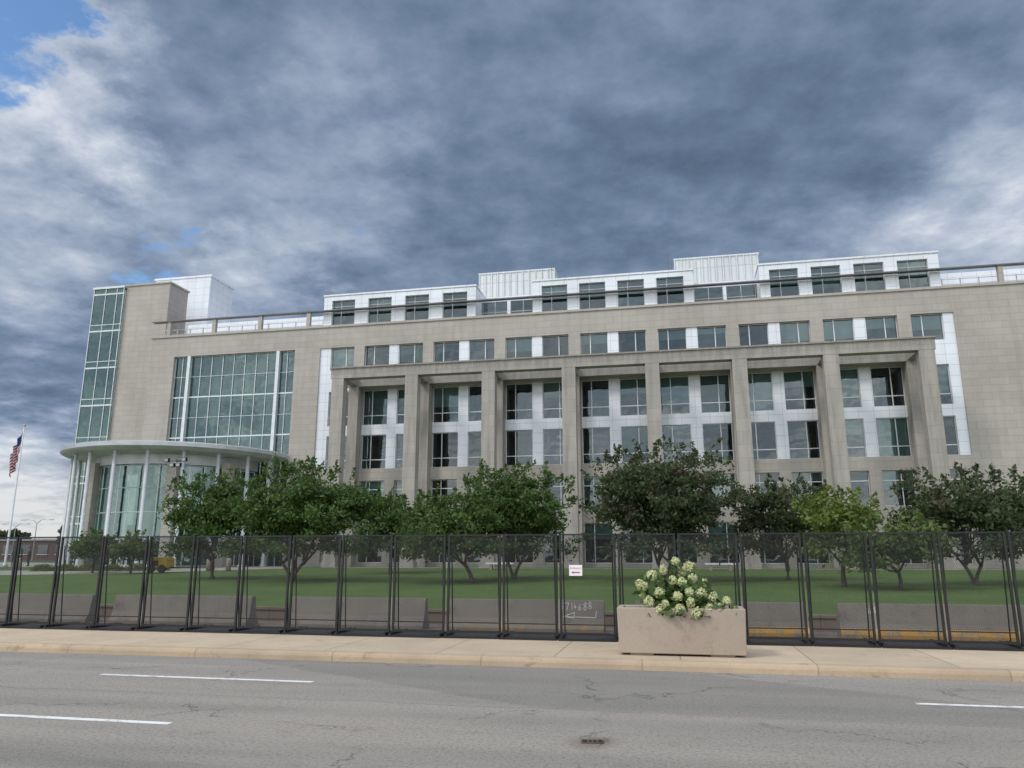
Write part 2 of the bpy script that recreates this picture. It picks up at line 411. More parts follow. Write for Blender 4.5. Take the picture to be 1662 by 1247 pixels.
for x in (-52.6,-47.2,-41.8,-36.3,28.8,34.4,40): pbox('canopy_post',(x-.2,x+.2,70.12,70.5,25.12,26.78),[M_stone])
for (a,c) in ((-20.5,-11.9),(1.3,10.0)):
    scn=pbox('rooftop_screen',(a,c,80,88,28.1,33.3),[M_screen])
    m2=MB()
    for zz in (30.1,33.3): m2.box(a-.1,c+.1,79.9,88.1,zz,zz+.15)
    x=a
    while x<c+.1:
        m2.box(x-.04,x+.04,79.86,79.99,28.6,33.45); x+=.72
    part('screen_frame',m2,[M_alu],parent=scn)
for x,y,h in ((-12.,79,4.6),(-11.2,79,3.6),(0.6,79,5.2),(1.0,84,6.2),(13,80,1.6),(20,80,1.4)):
    at=MB(); at.tube([(x,y,28.5),(x,y,28.5+h)],[.06,.03],6); part('roof_antenna',at,[M_dark])
# stair tower and glass corner tower
tw=MB(); tw.box(-61.6,-55.9,74,77.4,.9,32.8); tw.box(-55.9,-54.0,73.5,77.4,.9,24.9); tw.box(-61.6,-54.4,77.4,84,.9,24.9)
tw.box(-61.75,-55.75,73.88,77.5,32.8,33.0)
part('stair_tower',tw,[M_stone])
mbx=MB(); mbx.box(-64.1,-56.2,82,87,24.9,36.6); mbx.box(-64.25,-56.05,81.9,87.1,36.6,36.85); mbx.box(-56.2,-49,84,88,24.9,30.5)
part('mechanical_penthouse',mbx,[M_white])
gf=MB(); gg=MB(); gi=MB()
X0,X1,Y0,Y1=-65.7,-61.62,73.75,82
gg.quad((X0,Y0,1),(X1,Y0,1),(X1,Y0,32.6),(X0,Y0,32.6)); gg.quad((X0,Y1,1),(X0,Y0,1),(X0,Y0,32.6),(X0,Y1,32.6))
fl=[5.4,9.8,14.2,18.6,23.0,27.4,31.9]
for z in fl:
    gi.box(X0+.1,X1-.02,Y0+.1,Y1,z,z+.45); gf.box(X0-.06,X1,Y0-.06,Y0+.05,z-.05,z+.12); gf.box(X0-.06,X0+.05,Y0+.05,Y1,z-.05,z+.12)
    gf.box(X0-.06,X1,Y0-.06,Y0+.05,z+.75,z+.83); gf.box(X0-.06,X0+.05,Y0+.05,Y1,z+.75,z+.83)
gi.box(X0+.1,X1,Y1-.2,Y1,1,32)
gi.box(X1-.3,X1-.03,Y0+.12,Y1,1,32)
for x in (X0,X0+1.6,X0+3.1,X1-.1): gf.box(x-.035,x+.035,Y0-.09,Y0+.04,1,32.6)
for i in range(5): 
    y=Y0+i*2.05; gf.box(X0-.08,X0+.04,y-.04,y+.04,1,32.6)
gf.box(X0-.15,X1,Y0-.15,Y1,32.6,32.85)
for z in fl[:-1]:
    gi.tube([(X0+.5,Y0+1.2,z+.5),(X1-.6,Y0+1.2,z+4.2)],[.12,.12],4)
part('corner_glazing',gg,[M_glass2]); part('corner_glazing_frame',gf,[M_alu]); part('corner_floors',gi,[M_soffit])
# great curtain wall
cg=MB(); cf=MB(); ci=MB()
a,c=-51.5,-37.5
cg.quad((a,70.4,1),(c,70.4,1),(c,70.4,22.73),(a,70.4,22.73))
xs_=[-51.45,-50.6,-49.7]+[-49.7+10.3*i/8 for i in range(1,8)]+[-39.4,-38.45,-37.55]
for x in xs_:
    w=.17 if x in(-49.7,-39.4) else .028
    cf.box(x-w,x+w,70.0 if w>.1 else 70.30,70.5,1,22.73)
for z in (5.2,7.3,9.6,11.9,14.0,16.1,18.3,20.5,22.68):
    th=.07 if z in(9.6,14.0,18.3) else .022
    for i in range(len(xs_)-1):
        cf.box(xs_[i]+.035,xs_[i+1]-.035,70.3,70.48,z-th,z+th)
for z in (5.2,9.6,14.0,18.3): ci.box(a-2,c,71.4,77.9,z-.25,z+.25)
ci.box(a-2,c,77.5,77.9,1,22.7,0); ci.box(a-2,a-1.8,FB,77.5,1,22.7); ci.box(c,c+.1,FB,77.5,1,22.7)
ci.box(a-2,c,FB,77.9,22.8,23.2)
for x in (-48,-44.5,-41): ci.tube([(x,73,1),(x,73,22.7)],[.3,.3],10)
for x in (-46,-42.7): ci.box(x,x+.12,73,77.4,1,22.7)
part('atrium_glazing',cg,[M_glass2]); part('atrium_frame',cf,[M_alu]); part('atrium_interior',ci,[M_soffit])
# rotunda entrance
C=(-47.7,67.8)
def arc_pts(r,a0,a1,n,z): return [(C[0]+r*math.cos(R(a0+(a1-a0)*i/n)),C[1]+r*math.sin(R(a0+(a1-a0)*i/n)),z) for i in range(n+1)]
def ringband(m,r,z0,z1,a0,a1,n,r1=None,mi=0):
    A=arc_pts(r,a0,a1,n,z0); Bp=arc_pts(r1 if r1 else r,a0,a1,n,z1)
    for i in range(n): m.quad(A[i],A[i+1],Bp[i+1],Bp[i],mi)
ro=MB()
prof=[(7.6,11.0),(10.0,11.12),(10.5,11.25),(10.7,11.36),(10.7,11.68),(10.55,11.78),(6.,12.1),(0.01,12.2)]
a0,a1=180-10,360+10
for i,((r,z),(r2,z2)) in enumerate(zip(prof[:-1],prof[1:])): ringband(ro,r,z,z2,a0,a1,64,r2,0 if i>=2 else 1)
rot=add('entrance_canopy',ro.mesh('entrance_canopy',[M_rim,M_soffit]),parent=B)
dm=MB(); ringband(dm,7.6,10.1,11.0,a0,a1,64); ringband(dm,.01,10.1,10.1,a0,a1,64,7.6)
part('drum_fascia',dm,[M_rim],parent=rot)
for i in range(11):
    an=R(182+i*17.6); x,y=C[0]+9.6*math.cos(an),C[1]+9.6*math.sin(an)
    c_=MB(); c_.tube([(x,y,.95),(x,y,1.2),(x,y,1.21),(x,y,11.1)],[.27,.27,.165,.165],14)
    add('canopy_column',c_.mesh('canopy_column',[M_alu],True),parent=rot)
dg=MB(); df=MB(); ringband(dg,7.3,1,10.1,a0,a1,48)
for i in range(21):
    an=R(a0+(a1-a0)*i/20); x,y=C[0]+7.3*math.cos(an),C[1]+7.3*math.sin(an)
    df.tube([(x,y,1),(x,y,10.1)],[.05,.05],4)
for z in (1.1,3.6,5.8,8.0,10.0):
    A=arc_pts(7.32,a0,a1,48,z); df.tube(A,[.05]*len(A),4)
part('entrance_glazing',dg,[M_glass2]); part('entrance_frame',df,[M_alu])
for an in (190,233,300,335):
    x,y=C[0]+7.9*math.cos(R(an)),C[1]+7.9*math.sin(R(an))
    pbox('stone_pier',(x-.42,x+.42,y-.42,y+.42,.95,10.4),[M_stone])
pbox('lobby_interior',(C[0]-6,C[0]+6,68.3,69.5,1,5),[M_intd])
for x in (-49.4,-47.85,-46.3):
    ds=MB()
    for s in (0,1):
        xx=x+s*.72; y=60.3
        ds.box(xx,xx+.08,y,y+.08,1.0,3.5); ds.box(xx+.6,xx+.68,y,y+.08,1.0,3.5); ds.box(xx+.08,xx+.6,y,y+.08,3.4,3.5); ds.box(xx+.08,xx+.6,y,y+.08,1.0,1.25)
    part('entrance_door',ds,[M_alu])

# ------------------------------------------------------------------ fence
FYc=18.6; W=1.39
fr=MB(); t=.05; H=2.42
fr.box(-W/2+.025,-W/2+.025+t,-t/2,t/2,.05,H); fr.box(W/2-.025-t,W/2-.025,-t/2,t/2,.05,H)
fr.box(-W/2+.025+t,W/2-.025-t,-t/2,t/2,H-.035,H); fr.box(-W/2+.025+t,W/2-.025-t,-t/2,t/2,.1,.1+t)
fr.box(-W/2+.025+t,W/2-.025-t,.0,t/2,.32,.32+.025)
me_f=fr.mesh('fence_frame',[M_black])
ms_=MB(); x0,x1,z0,z1=-W/2+.025+t,W/2-.025-t,.1+t,H-.035
dx,dz=.042,.033; sl=dz/dx; sw=.0036
w_,h_=x1-x0,z1-z0
n=int((h_+w_*sl)/dz)+1
for s in (1,-1):
    for i in range(n):
        cst=i*dz-(w_*sl if s==1 else 0)
        f=lambda x:cst+s*sl*x
        za,zb=f(0),f(w_)
        def clip(xc,zc):
            if zc<0: return ((0-cst)/(s*sl),0.0)
            if zc>h_: return ((h_-cst)/(s*sl),h_)
            return (xc,zc)
        A=clip(0,za);Bp=clip(w_,zb)
        if A[0]<-1e-6 or A[0]>w_+1e-6 or Bp[0]<-1e-6 or Bp[0]>w_+1e-6 or Bp[0]-A[0]<.01: continue
        y=.003*s
        ms_.quad((x0+A[0],y,z0+A[1]-sw),(x0+Bp[0],y,z0+Bp[1]-sw),(x0+Bp[0],y,z0+Bp[1]+sw),(x0+A[0],y,z0+A[1]+sw))
me_m=ms_.mesh('fence_mesh',[M_black])
bp=MB(); bp.box(-W/2+.02,W/2-.02,-.30,.95,.0,.04); bp.box(-W/2+.02,W/2-.02,-.36,-.30,0,.02)
for x in (-W/2+.05,W/2-.1): bp.box(x,x+.05,-.28,.93,.04,.085)
me_b=bp.mesh('fence_base',[M_black])
me_c=[]
for x in (-W/2+.11,W/2-.11):
    bc=MB(); bc.tube([(x,.04,2.1),(x,.24,.06)],[.016,.016],6); me_c.append(bc.mesh('fence_brace',[M_black]))
lab='black welded mesh security fence section standing on a steel base'
r0=empty('security_fence',(-2.75-W/2,FYc,.17),label=lab,category='fence',group='security fence sections')
for nme,me in (('frame',me_f),('mesh_infill',me_m),('base_plate',me_b),('brace',me_c[0]),('brace',me_c[1])): add(nme,me,parent=r0,world=False)
rj=random.Random(5)
for k in range(-16,11):
    if k==0: continue
    copy_thing(r0,(-2.75-W/2+W*k,FYc+rj.uniform(-.03,.03),.17),rj.uniform(-.02,.02))
def text_mesh(txt,size,mat,align='CENTER'):
    cu=bpy.data.curves.new('lettering','FONT'); cu.body=txt; cu.size=size; cu.align_x=align; cu.extrude=.0005
    o=bpy.data.objects.new('tmp',cu); col.objects.link(o); bpy.context.view_layer.update()
    me=bpy.data.meshes.new_from_object(o.evaluated_get(bpy.context.evaluated_depsgraph_get()))
    bpy.data.objects.remove(o); me.materials.clear(); me.materials.append(mat); return me
M_signw=simple('white_sign_face',(.78,.77,.80),(.74,.73,.76),.4); M_red=simple('red_sign_ink',(.55,.03,.10),None,.5)
s=MB(); s.box(-.155,.155,-.006,.006,-.125,.125)
so=add('fence_sign',s.mesh('fence_sign',[M_signw]),(-2.33,18.52,1.74),label='small white sign with red words and arrow on fence',category='sign')
add('lettering',text_mesh('ENTRANCE',.052,M_red),(0,-.009,.03),parent=so,rot=(R(90),0,0),world=False)
ar=MB(); ar.box(-.05,.10,-.010,-.0075,-.06,-.035); ar.poly([(-.05,-.010,-.078),(-.05,-.010,-.017),(-.105,-.010,-.0475)])
add('arrow',ar.mesh('arrow',[M_red]),parent=so,world=False)

# ------------------------------------------------------------------ barriers
prf=[(-.30,0),(-.30,.08),(-.205,.22),(-.165,.33),(-.095,.78),(.095,.78),(.165,.33),(.205,.22),(.30,.08),(.30,0)]
def barrier_mesh(L,yel):
    m=MB(); n=len(prf)
    for i in range(n-1):
        mi=1 if yel and (prf[i][1]<.2 and prf[i+1][1]<.23) else 0
        a_,b_=prf[i],prf[i+1]
        m.quad((-L/2,a_[0],a_[1]),(L/2,a_[0],a_[1]),(L/2,b_[0],b_[1]),(-L/2,b_[0],b_[1]),mi)
    m.poly([(-L/2,p[0],p[1]) for p in prf]); m.poly([(L/2,p[0],p[1]) for p in reversed(prf)])
    return m.mesh('concrete_barrier',[M_barrier,M_yel if yel!=2 else M_yelworn])
bars=[(-25.9,-21.8,0),(-21.05,-16.93,0),(-16.17,-11.75,0),(-10.59,-6.64,0),(-5.96,-1.86,2),(-1.05,3.07,1),(3.78,7.88,1),(8.6,12.7,1)]
M_chalk=yellowp('white_chalk',(.34,.33,.31),(.66,.66,.64),.60,.76)
def stroke(m,pts,w=.014):
    f=lambda x,z:(x,-.205+(z-.22)*.155*1.9-.010 if z<.33 else -.165+(z-.33)*.1556-.007,z)
    for (xa,za),(xb,zb) in zip(pts[:-1],pts[1:]):
        d=Vector((xb-xa,0,zb-za)).normalized(); nn=Vector((-d.z,0,d.x))*w
        m.quad(f(xa-nn.x,za-nn.z),f(xb-nn.x,zb-nn.z),f(xb+nn.x,zb+nn.z),f(xa+nn.x,za+nn.z))
GL={'3':[[(0,.9),(.3,1),(.55,.8),(.2,.52),(.6,.3),(.35,0),(0,.08)]],'5':[[(.6,1),(.1,.95),(.08,.55),(.5,.5),(.55,.15),(.2,0),(0,.1)]],
'7':[[(0,.95),(.6,1),(.2,0)]],'1':[[(.25,.95),(.3,0)]],'+':[[(.05,.5),(.6,.5)],[(.32,.8),(.3,.2)]],
'6':[[(.5,1),(.15,.6),(.05,.2),(.3,0),(.55,.2),(.4,.48),(.1,.35)]],'8':[[(.3,.5),(.05,.75),(.3,1),(.5,.78),(.3,.5),(.02,.22),(.3,0),(.58,.25),(.3,.5)]]}
def write(m,txt,x,z,h,rs_):
    for ch in txt:
        s_=h*rs_.uniform(.85,1.1); dz_=rs_.uniform(-.02,.02)
        for ln in GL[ch]: stroke(m,[(x+px*s_*.85,z+dz_+pz*s_) for px,pz in ln],.008)
        x+=h*(.45 if ch=='1' else .74)
for i,(a_,c_,ye) in enumerate(bars):
    lb='grey concrete barrier with worn yellow stripe behind the fence' if ye else 'plain grey concrete barrier standing behind the fence'
    if i==4: lb='concrete barrier with chalked numbers, arrow and faded yellow stripe'
    o=add('concrete_barrier',barrier_mesh(c_-a_,ye),((a_+c_)/2,20.5,.17),rot=(0,0,rj.uniform(-.015,.015)),label=lb,category='barrier',group='concrete barriers behind the fence')
    bv=o.modifiers.new('b','BEVEL'); bv.width=.015; bv.segments=2; bv.limit_method='ANGLE'
    if i==4:
        q=MB(); write(q,'3571+688',.80,.55,.175,rj); add('chalk_number',q.mesh('chalk_number',[M_chalk]),parent=o,world=False)
        q=MB(); stroke(q,[(1.86,.52),(1.84,.36),(1.0,.38)],.010); stroke(q,[(1.0,.38),(1.3,.48),(1.28,.345),(1.0,.38)],.010)
        add('chalk_arrow',q.mesh('chalk_arrow',[M_chalk]),parent=o,world=False)
    if i==6:
        q=MB(); write(q,'168',-1.4,.56,.13,rj); add('chalk_number',q.mesh('chalk_number',[M_chalk]),parent=o,world=False)

# ------------------------------------------------------------------ planter + hydrangea
PL=empty('planter',(.04,16.42,.174),label='large rectangular tan concrete planter on the pavement kerb side',category='planter')
bm=bmesh.new()
def loopbox(bm,hx,hy,z): return [bm.verts.new((sx*hx,sy*hy,z)) for sx,sy in ((-1,-1),(1,-1),(1,1),(-1,1))]
lv=[loopbox(bm,1.21,.43,.035),loopbox(bm,1.24,.45,.90),loopbox(bm,1.13,.34,.90),loopbox(bm,1.10,.32,.74)]
for i in range(3):
    for k in range(4): bm.faces.new((lv[i][k],lv[i][(k+1)%4],lv[i+1][(k+1)%4],lv[i+1][k]))
bm.faces.new(list(reversed(lv[0])))
me=bpy.data.meshes.new('planter_body'); bm.to_mesh(me); bm.free(); me.materials.append(M_planter)
pb=add('body',me,parent=PL,world=False); bv=pb.modifiers.new('b','BEVEL'); bv.width=.018; bv.segments=3; bv.limit_method='ANGLE'
for x in (-1.0,.55):
    fm=MB(); fm.box(x,x+.45,-.36,.36,0,.035); add('foot',fm.mesh('foot',[M_planter]),parent=PL,world=False)
so_=MB(); so_.quad((-1.11,-.33,.80),(1.11,-.33,.80),(1.11,.33,.80),(-1.11,.33,.80)); add('soil',so_.mesh('soil',[M_soil]),parent=PL,world=False)

def leaves_mesh(name,centers,size,rs,mat,jitter=.35,norm=None,fold=True):
    n=len(centers); c=np.asarray(centers)
    a=rs.normal(size=(n,3)); 
    if norm is not None: a=np.asarray(norm)*1.2+a*.6
    a/=np.linalg.norm(a,axis=1)[:,None]
    r=rs.normal(size=(n,3)); u=np.cross(a,r); u/=np.linalg.norm(u,axis=1)[:,None]; v=np.cross(a,u)
    s=(size*(1+jitter*rs.uniform(-1,1,n)))[:,None]
    p0=c-u*s; p1=c+v*s*.5-u*s*.1; p2=c+u*s; p3=c-v*s*.5-u*s*.1
    V=np.stack([p0,p1,p2,p3],1).reshape(-1,3)
    me=bpy.data.meshes.new(name); me.vertices.add(4*n); me.vertices.foreach_set('co',V.ravel())
    me.loops.add(4*n); me.loops.foreach_set('vertex_index',np.arange(4*n,dtype=np.int32))
    me.polygons.add(n); me.polygons.foreach_set('loop_start',np.arange(0,4*n,4,dtype=np.int32))
    me.update(calc_edges=True); me.validate(); me.materials.append(mat); return me
rs=np.random.RandomState(4)
HY=empty('hydrangea_plant',(.03,16.42,.97),label='cream panicle hydrangea in bloom growing in concrete planter',category='plant')
L_hyd=leafmat('hydrangea_leaves',(.045,.09,.018),(.09,.155,.035),(.035,.065,.014),.25)
pts=[]
hand=[(-.74,-.25,.50),(-.60,-.3,.16),(-.02,-.05,.97),(-.54,-.1,.68),(-.28,0,.80),(.32,-.1,.64),(.24,-.05,.86),(.90,-.3,.22),(.58,-.38,.08),(.0,-.42,.30),(-.28,-.42,.14),(.22,-.44,.18),(.76,-.2,.10),
(-.12,-.2,.6),(.1,-.2,.55),(-.40,-.25,.36),(.44,-.25,.36),(.62,-.2,.28),(-.40,-.4,.04),(.0,-.46,.06),(.34,-.46,-.02),(-.70,-.1,.30),(.06,.1,.72),(-.3,.1,.52),(.46,.05,.5),(.20,-.3,.38)]
heads=[(h[0]+rs.normal()*.02,h[1],h[2]) for h in hand]
stm=MB()
for h in heads:
    stm.tube([(h[0]*.2,h[1]*.2,-.15),(h[0]*.7,h[1]*.7,h[2]*.6),h],[.012,.009,.006],5)
    for j in range(30):
        tt=rs.uniform(.25,1.04); pts.append((h[0]*tt+rs.normal()*.12,h[1]*tt+rs.normal()*.08-.02,max(h[2]*tt+rs.normal()*.08-.04,-.04)))
add('stems',stm.mesh('stems',[M_bark]),parent=HY,world=False)
add('foliage',leaves_mesh('foliage',np.array(pts),.10,rs,L_hyd),parent=HY,world=False)
L_fl=leafmat('cream_petals',(.56,.60,.30),(.70,.71,.44),(.44,.51,.20),.2)
hm=[]
for q in range(4):
    n=260; d=rs.normal(size=(n,3)); d/=np.linalg.norm(d,axis=1)[:,None]
    rad=rs.uniform(.72,1.1,n)[:,None]; hm.append(leaves_mesh('flower_head',d*rad*np.array([.085,.085,.10]),.026,rs,L_fl,.3,d))
for i,h in enumerate(heads):
    o=add('flower_head',hm[i%4],(h[0],h[1],h[2]+.03),parent=HY,world=False,rot=(rs.normal()*.5,rs.normal()*.6,rs.uniform(0,6))); s_=rs.uniform(.85,1.22); o.scale=(s_,s_,s_*rs.uniform(.85,1.15))

# ------------------------------------------------------------------ trees
def make_tree(x,y,top,width,bot,leaf,seed,label,off=0,multi=1,dens=1.,lsize=.12):
    rs=np.random.RandomState(seed); z0=gz(y)
    T=empty('tree',(x,y,z0),label=label,category='tree',group='trees on the lawn')
    h=top-z0; cb=bot-z0; rz=(h-cb)/2; rx=width/2; ry=rx*.85; cz=(h+cb)/2
    nl=int(max(6,round(width*2.1)))
    lobes=[]
    for i in range(nl):
        d=rs.normal(size=3); d/=np.linalg.norm(d); rr=rs.uniform(.3,.75)
        lobes.append((np.array([off+d[0]*rx*rr,d[1]*ry*rr,cz+d[2]*rz*rr*.9]),rs.uniform(.25,.44)))
    cl=[]
    ncl=int(width*width*rz*2.3*dens)+36
    for i in range(ncl):
        if rs.rand()<.72:
            lc,lr=lobes[rs.randint(nl)]; d=rs.normal(size=3); d/=np.linalg.norm(d)
            p=lc+d*np.array([rx,ry,rz])*lr*rs.uniform(.4,1.1)
        else:
            d=rs.normal(size=3); d/=np.linalg.norm(d); d[2]=d[2] if d[2]>-.2 else d[2]*.8; p=np.array([off,0,cz])+d*np.array([rx,ry,rz])*rs.uniform(.5,1.0)
        p[2]=max(p[2],cb-.1+rs.uniform(-.3,.4)); cl.append(p)
    for i in range(int(width*5*dens)):
        an=rs.uniform(0,6.28); rr=rs.uniform(.35,1.02); cl.append(np.array([off+math.cos(an)*rx*rr,math.sin(an)*ry*rr,cb+rs.uniform(-.3,.7)]))
    cen=[]
    for p in cl:
        r=rs.uniform(.24,.54); n=rs.randint(45,90)
        q=rs.normal(size=(n,3))*np.array([r,r,r*.6])*.64; cen.append(p+q)
    for i in range(int(width*3.5)):
        xx=rs.uniform(-.9,.9); p=np.array([off+xx*rx,rs.uniform(-.4,.4)*ry,cz+rz*math.sqrt(max(0,1-xx*xx))*rs.uniform(.75,1.0)])
        L=rs.uniform(.35,.95); dr=np.array([xx*.5+rs.normal()*.25,rs.normal()*.3,1.]); n=36
        tt=rs.uniform(0,1,n)[:,None]; cen.append(p+dr*L*tt+rs.normal(size=(n,3))*.17*(1.15-tt))
    cen=np.concatenate(cen)
    add('crown',leaves_mesh('crown',cen,lsize,rs,leaf),parent=T,world=False)
    m=MB(); tr=.05+.016*h
    bases=[(0,0)] if multi==1 else [(rs.uniform(-.12,.12),rs.uniform(-.1,.1)) for _ in range(multi)]
    for bi,(bx,by) in enumerate(bases):
        lean=(0.0 if multi==1 else (bi-(multi-1)/2)*.55)
        fk=Vector((bx+lean+off*.3,by+rs.uniform(-.15,.15),cb*.62))
        if multi>1: fk=Vector((bx+lean*1.3,by,cb*.55))
        r0=tr if multi==1 else tr*.68
        mid=Vector((bx+(fk.x-bx)*.4+rs.uniform(-.05,.05),by,fk.z*.5))
        m.tube([(bx,by,-.1),(bx,by,.08),mid,fk],[r0*1.5,r0*1.1,r0*.9,r0*.8],9)
        for i in range(6 if multi==1 else 4):
            l=lobes[rs.randint(nl)][0] if i<4 else cl[rs.randint(len(cl))]
            e=Vector(l); 
            mdp=fk.lerp(e,.5)+Vector((rs.uniform(-.25,.25),rs.uniform(-.2,.2),-.15))
            m.tube([fk-Vector((0,0,.08)),fk.lerp(mdp,.5)+Vector((0,0,-.08)),mdp,e],[r0*.62,r0*.5,r0*.36,r0*.14],7)
            for j in range(6):
                c2=Vector(cl[rs.randint(len(cl))])
                if (c2-mdp).length<2.3: m.tube([mdp,mdp.lerp(c2,.5)+Vector((0,0,.1)),c2],[r0*.25,r0*.16,.012],5)
    add('trunk',m.mesh('trunk',[M_bark],True),parent=T,world=False)
make_tree(-28.2,44,6.9,6.2,2.5,L_green,11,'leafy green tree with dense crown beside the entrance',off=-.3)
make_tree(-21.8,42,7.1,8.5,2.5,L_green,12,'broad green tree with several stems on the lawn',multi=3,off=.5)
make_tree(-19.9,53,6.1,5.6,2.6,L_green,13,'smaller green tree growing near the building base',dens=.95)
make_tree(-11.0,42,5.2,6.5,2.3,L_green,14,'low spreading green tree with single trunk on lawn',off=-1.5)
make_tree(-9.4,46,7.2,7.5,2.5,L_green,15,'full green tree with uneven rounded crown on lawn',multi=2)
make_tree(-.6,45,8.0,9.5,2.5,L_dark,16,'tall wide dark green tree with reddish tinged leaves',off=.1,multi=2,dens=.68)
make_tree(6.2,47,6.0,6.2,2.6,L_dark,17,'dark open tree with thin foliage near the colonnade',dens=.55)
make_tree(8.0,41,4.9,4.2,2.4,L_yel,18,'young yellow green tree on the lawn',dens=.7)
make_tree(10.0,39,3.45,4.8,1.95,L_pale,19,'low flat weeping pale green tree on the lawn',dens=.9)
make_tree(14.6,43,6.2,6.8,2.4,L_dark,20,'dark reddish green tree with ragged crown on lawn',multi=2,dens=.68)
make_tree(19.8,46,5.7,5.0,2.6,L_green,21,'green tree standing by the plain stone wall',dens=.8)
make_tree(-42.6,51,3.2,3.4,2.3,L_green,22,'tiny flat topped ornamental tree by the driveway',dens=2.)
make_tree(-38.6,50,3.0,2.8,2.2,L_pale,23,'tiny pale ornamental tree by the driveway',dens=2.)
def shrub(x,y,w,h,mat,seed,label):
    rs=np.random.RandomState(seed); n=900
    d=rs.normal(size=(n,3)); d/=np.linalg.norm(d,axis=1)[:,None]; d[:,2]=abs(d[:,2])
    c=d*np.array([w/2,w/2.6,h])*rs.uniform(.65,1.05,n)[:,None]
    add('shrub',leaves_mesh('shrub',c,.07,rs,mat),(x,y,gz(y)),label=label,category='shrub',group='shrubs by the entrance')
for i,(x,y) in enumerate([(-47.5,54),(-45.6,54.3),(-43.8,54.6),(-42,55),(-40.3,55.4),(-49.3,53.6)]):
    shrub(x,y,2.0,.55,L_yel if i%2==0 else L_pale,40+i,'low rounded yellow green shrub along the driveway edge')
for i,(x,y,t_,w) in enumerate([(-131,150,8.5,8),(-150,175,8.5,11),(-112,160,7.6,8),(-168,170,8,12),(-190,175,9,12),(-120,140,5.4,9)]):
    make_tree(x,y,t_,w,2.5 if i<5 else 1.8,L_dark,60+i,'distant green tree beyond the car park',dens=.2,lsize=.3)
# ------------------------------------------------------------------ low brick building far off
M_brick=facade_mat('red_brick',(.13,.07,.055),(.11,.06,.05),(.15,.13,.11),.6,.2,.02,.9,.2)
LB=empty('brick_building',(-140,150,.98),label='low red brick building with flat roof in distance',category='building')
m=MB(); m.box(-165,-122,150,170,.9,5.2); m.box(-165.3,-121.7,149.7,170.3,5.2,5.55,1); add('wall',m.mesh('wall',[M_brick,M_alud]),parent=LB)
for i in range(9):
    m=MB(); x=-163+i*4.6; m.box(x,x+2.6,149.86,150.05,2.2,4.3); m.box(x-.1,x+2.7,149.8,150.05,2.05,2.2,1); add('window',m.mesh('window',[M_intd,M_alu]),parent=LB)
def lamp(x,y,h):
    o=empty('street_lamp',(x,y,gz(y)),label='tall grey street lamp with two curved arms',category='street lamp',group='street lamps')
    m=MB(); m.tube([(0,0,0),(0,0,h-.8)],[.1,.07],8)
    for s_ in (1,-1): m.tube([(0,0,h-.8),(s_*.8,0,h-.15),(s_*1.7,0,h),(s_*2.6,0,h-.1)],[.06,.055,.05,.05],6)
    add('pole',m.mesh('pole',[M_alud]),parent=o,world=False)
    for s_ in (1,-1):
        m=MB(); m.box(s_*3.0-.4,s_*3.0+.4,-.15,.15,h-.18,h-.06); add('lamp_head',m.mesh('lamp_head',[M_alud]),parent=o,world=False)
lamp(-113,120,7.4); lamp(-137,140,7.6)
# ------------------------------------------------------------------ flagpole
FP=empty('flagpole',(-59.3,60,gz(60)),label='tall white flagpole with drooping American flag near entrance',category='flagpole')
m=MB(); m.tube([(0,0,0),(0,0,.4),(0,0,.41),(0,0,12.9)],[.22,.2,.11,.06],12); add('pole',m.mesh('pole',[M_alu],True),parent=FP,world=False)
m=MB(); m.tube([(0,0,12.88),(0,0,12.95),(0,0,13.05),(0,0,13.13)],[.04,.11,.11,.03],10); add('finial',m.mesh('finial',[simple('gilt',(.6,.42,.1),None,.3,.8)],True),parent=FP,world=False)
mr=simple('flag_red',(.32,.02,.03),None,.8); mw=simple('flag_white',(.55,.55,.57),None,.8); mbl=simple('flag_blue',(.02,.03,.11),None,.8)
m=MB(); nu=26
def fp(a_,b_):
    x=-.08-.85*a_**.75*(1-.25*b_)+.10*math.sin(a_*9+b_*2)*a_; z=12.5-b_*1.9-2.5*a_**.85*(.9+.1*b_); yy=.22*math.sin(a_*17+b_*2.5)*min(1,a_*3)
    return (x,yy,z)
for i in range(nu):
    for j in range(13):
        mi=2 if (i<nu*.4 and j<7) else (0 if j%2==0 else 1)
        m.quad(fp(i/nu,j/13),fp((i+1)/nu,j/13),fp((i+1)/nu,(j+1)/13),fp(i/nu,(j+1)/13),mi)
add('flag',m.mesh('flag',[mr,mw,mbl],True),parent=FP,world=False)
# ------------------------------------------------------------------ light tower
LT=empty('light_tower',(-37.6,52,gz(52)),label='yellow mobile light tower with raised mast and floodlights',category='light tower')
M_ye=simple('yellow_enclosure',(.55,.36,.02),(.45,.29,.02),.5,0,3)
m=MB(); m.box(-.75,.75,-.5,.5,.38,1.0); m.box(-.7,.7,-.45,.45,1.0,1.1); m.box(-.78,-.6,-.52,.52,.32,.38,1);m.box(.6,.78,-.52,.52,.32,.38,1)
m.box(-.5,.1,-.52,-.5,.5,.9,1)
o=add('body',m.mesh('body',[M_ye,M_black]),parent=LT,world=False); bv=o.modifiers.new('b','BEVEL'); bv.width=.05; bv.segments=2
for s_ in (-.45,.45):
    m=MB(); m.tube([(s_,-.62,.3),(s_,-.45,.3)],[.3,.3],16); add('wheel',m.mesh('wheel',[M_black]),parent=LT,world=False)
m=MB(); m.tube([(.7,0,.42),(1.7,0,.38)],[.04,.04],6); add('tow_bar',m.mesh('tow_bar',[M_black]),parent=LT,world=False)
m=MB(); m.tube([(.45,0,1.05),(.45,0,3.6)],[.08,.08],8); m.tube([(.45,0,3.6),(.45,0,6.)],[.055,.055],8); m.tube([(.45,0,6.),(.45,0,8.2)],[.04,.04],8); m.box(-.35,1.25,-.03,.03,8.17,8.22)
add('mast',m.mesh('mast',[M_alud]),parent=LT,world=False)
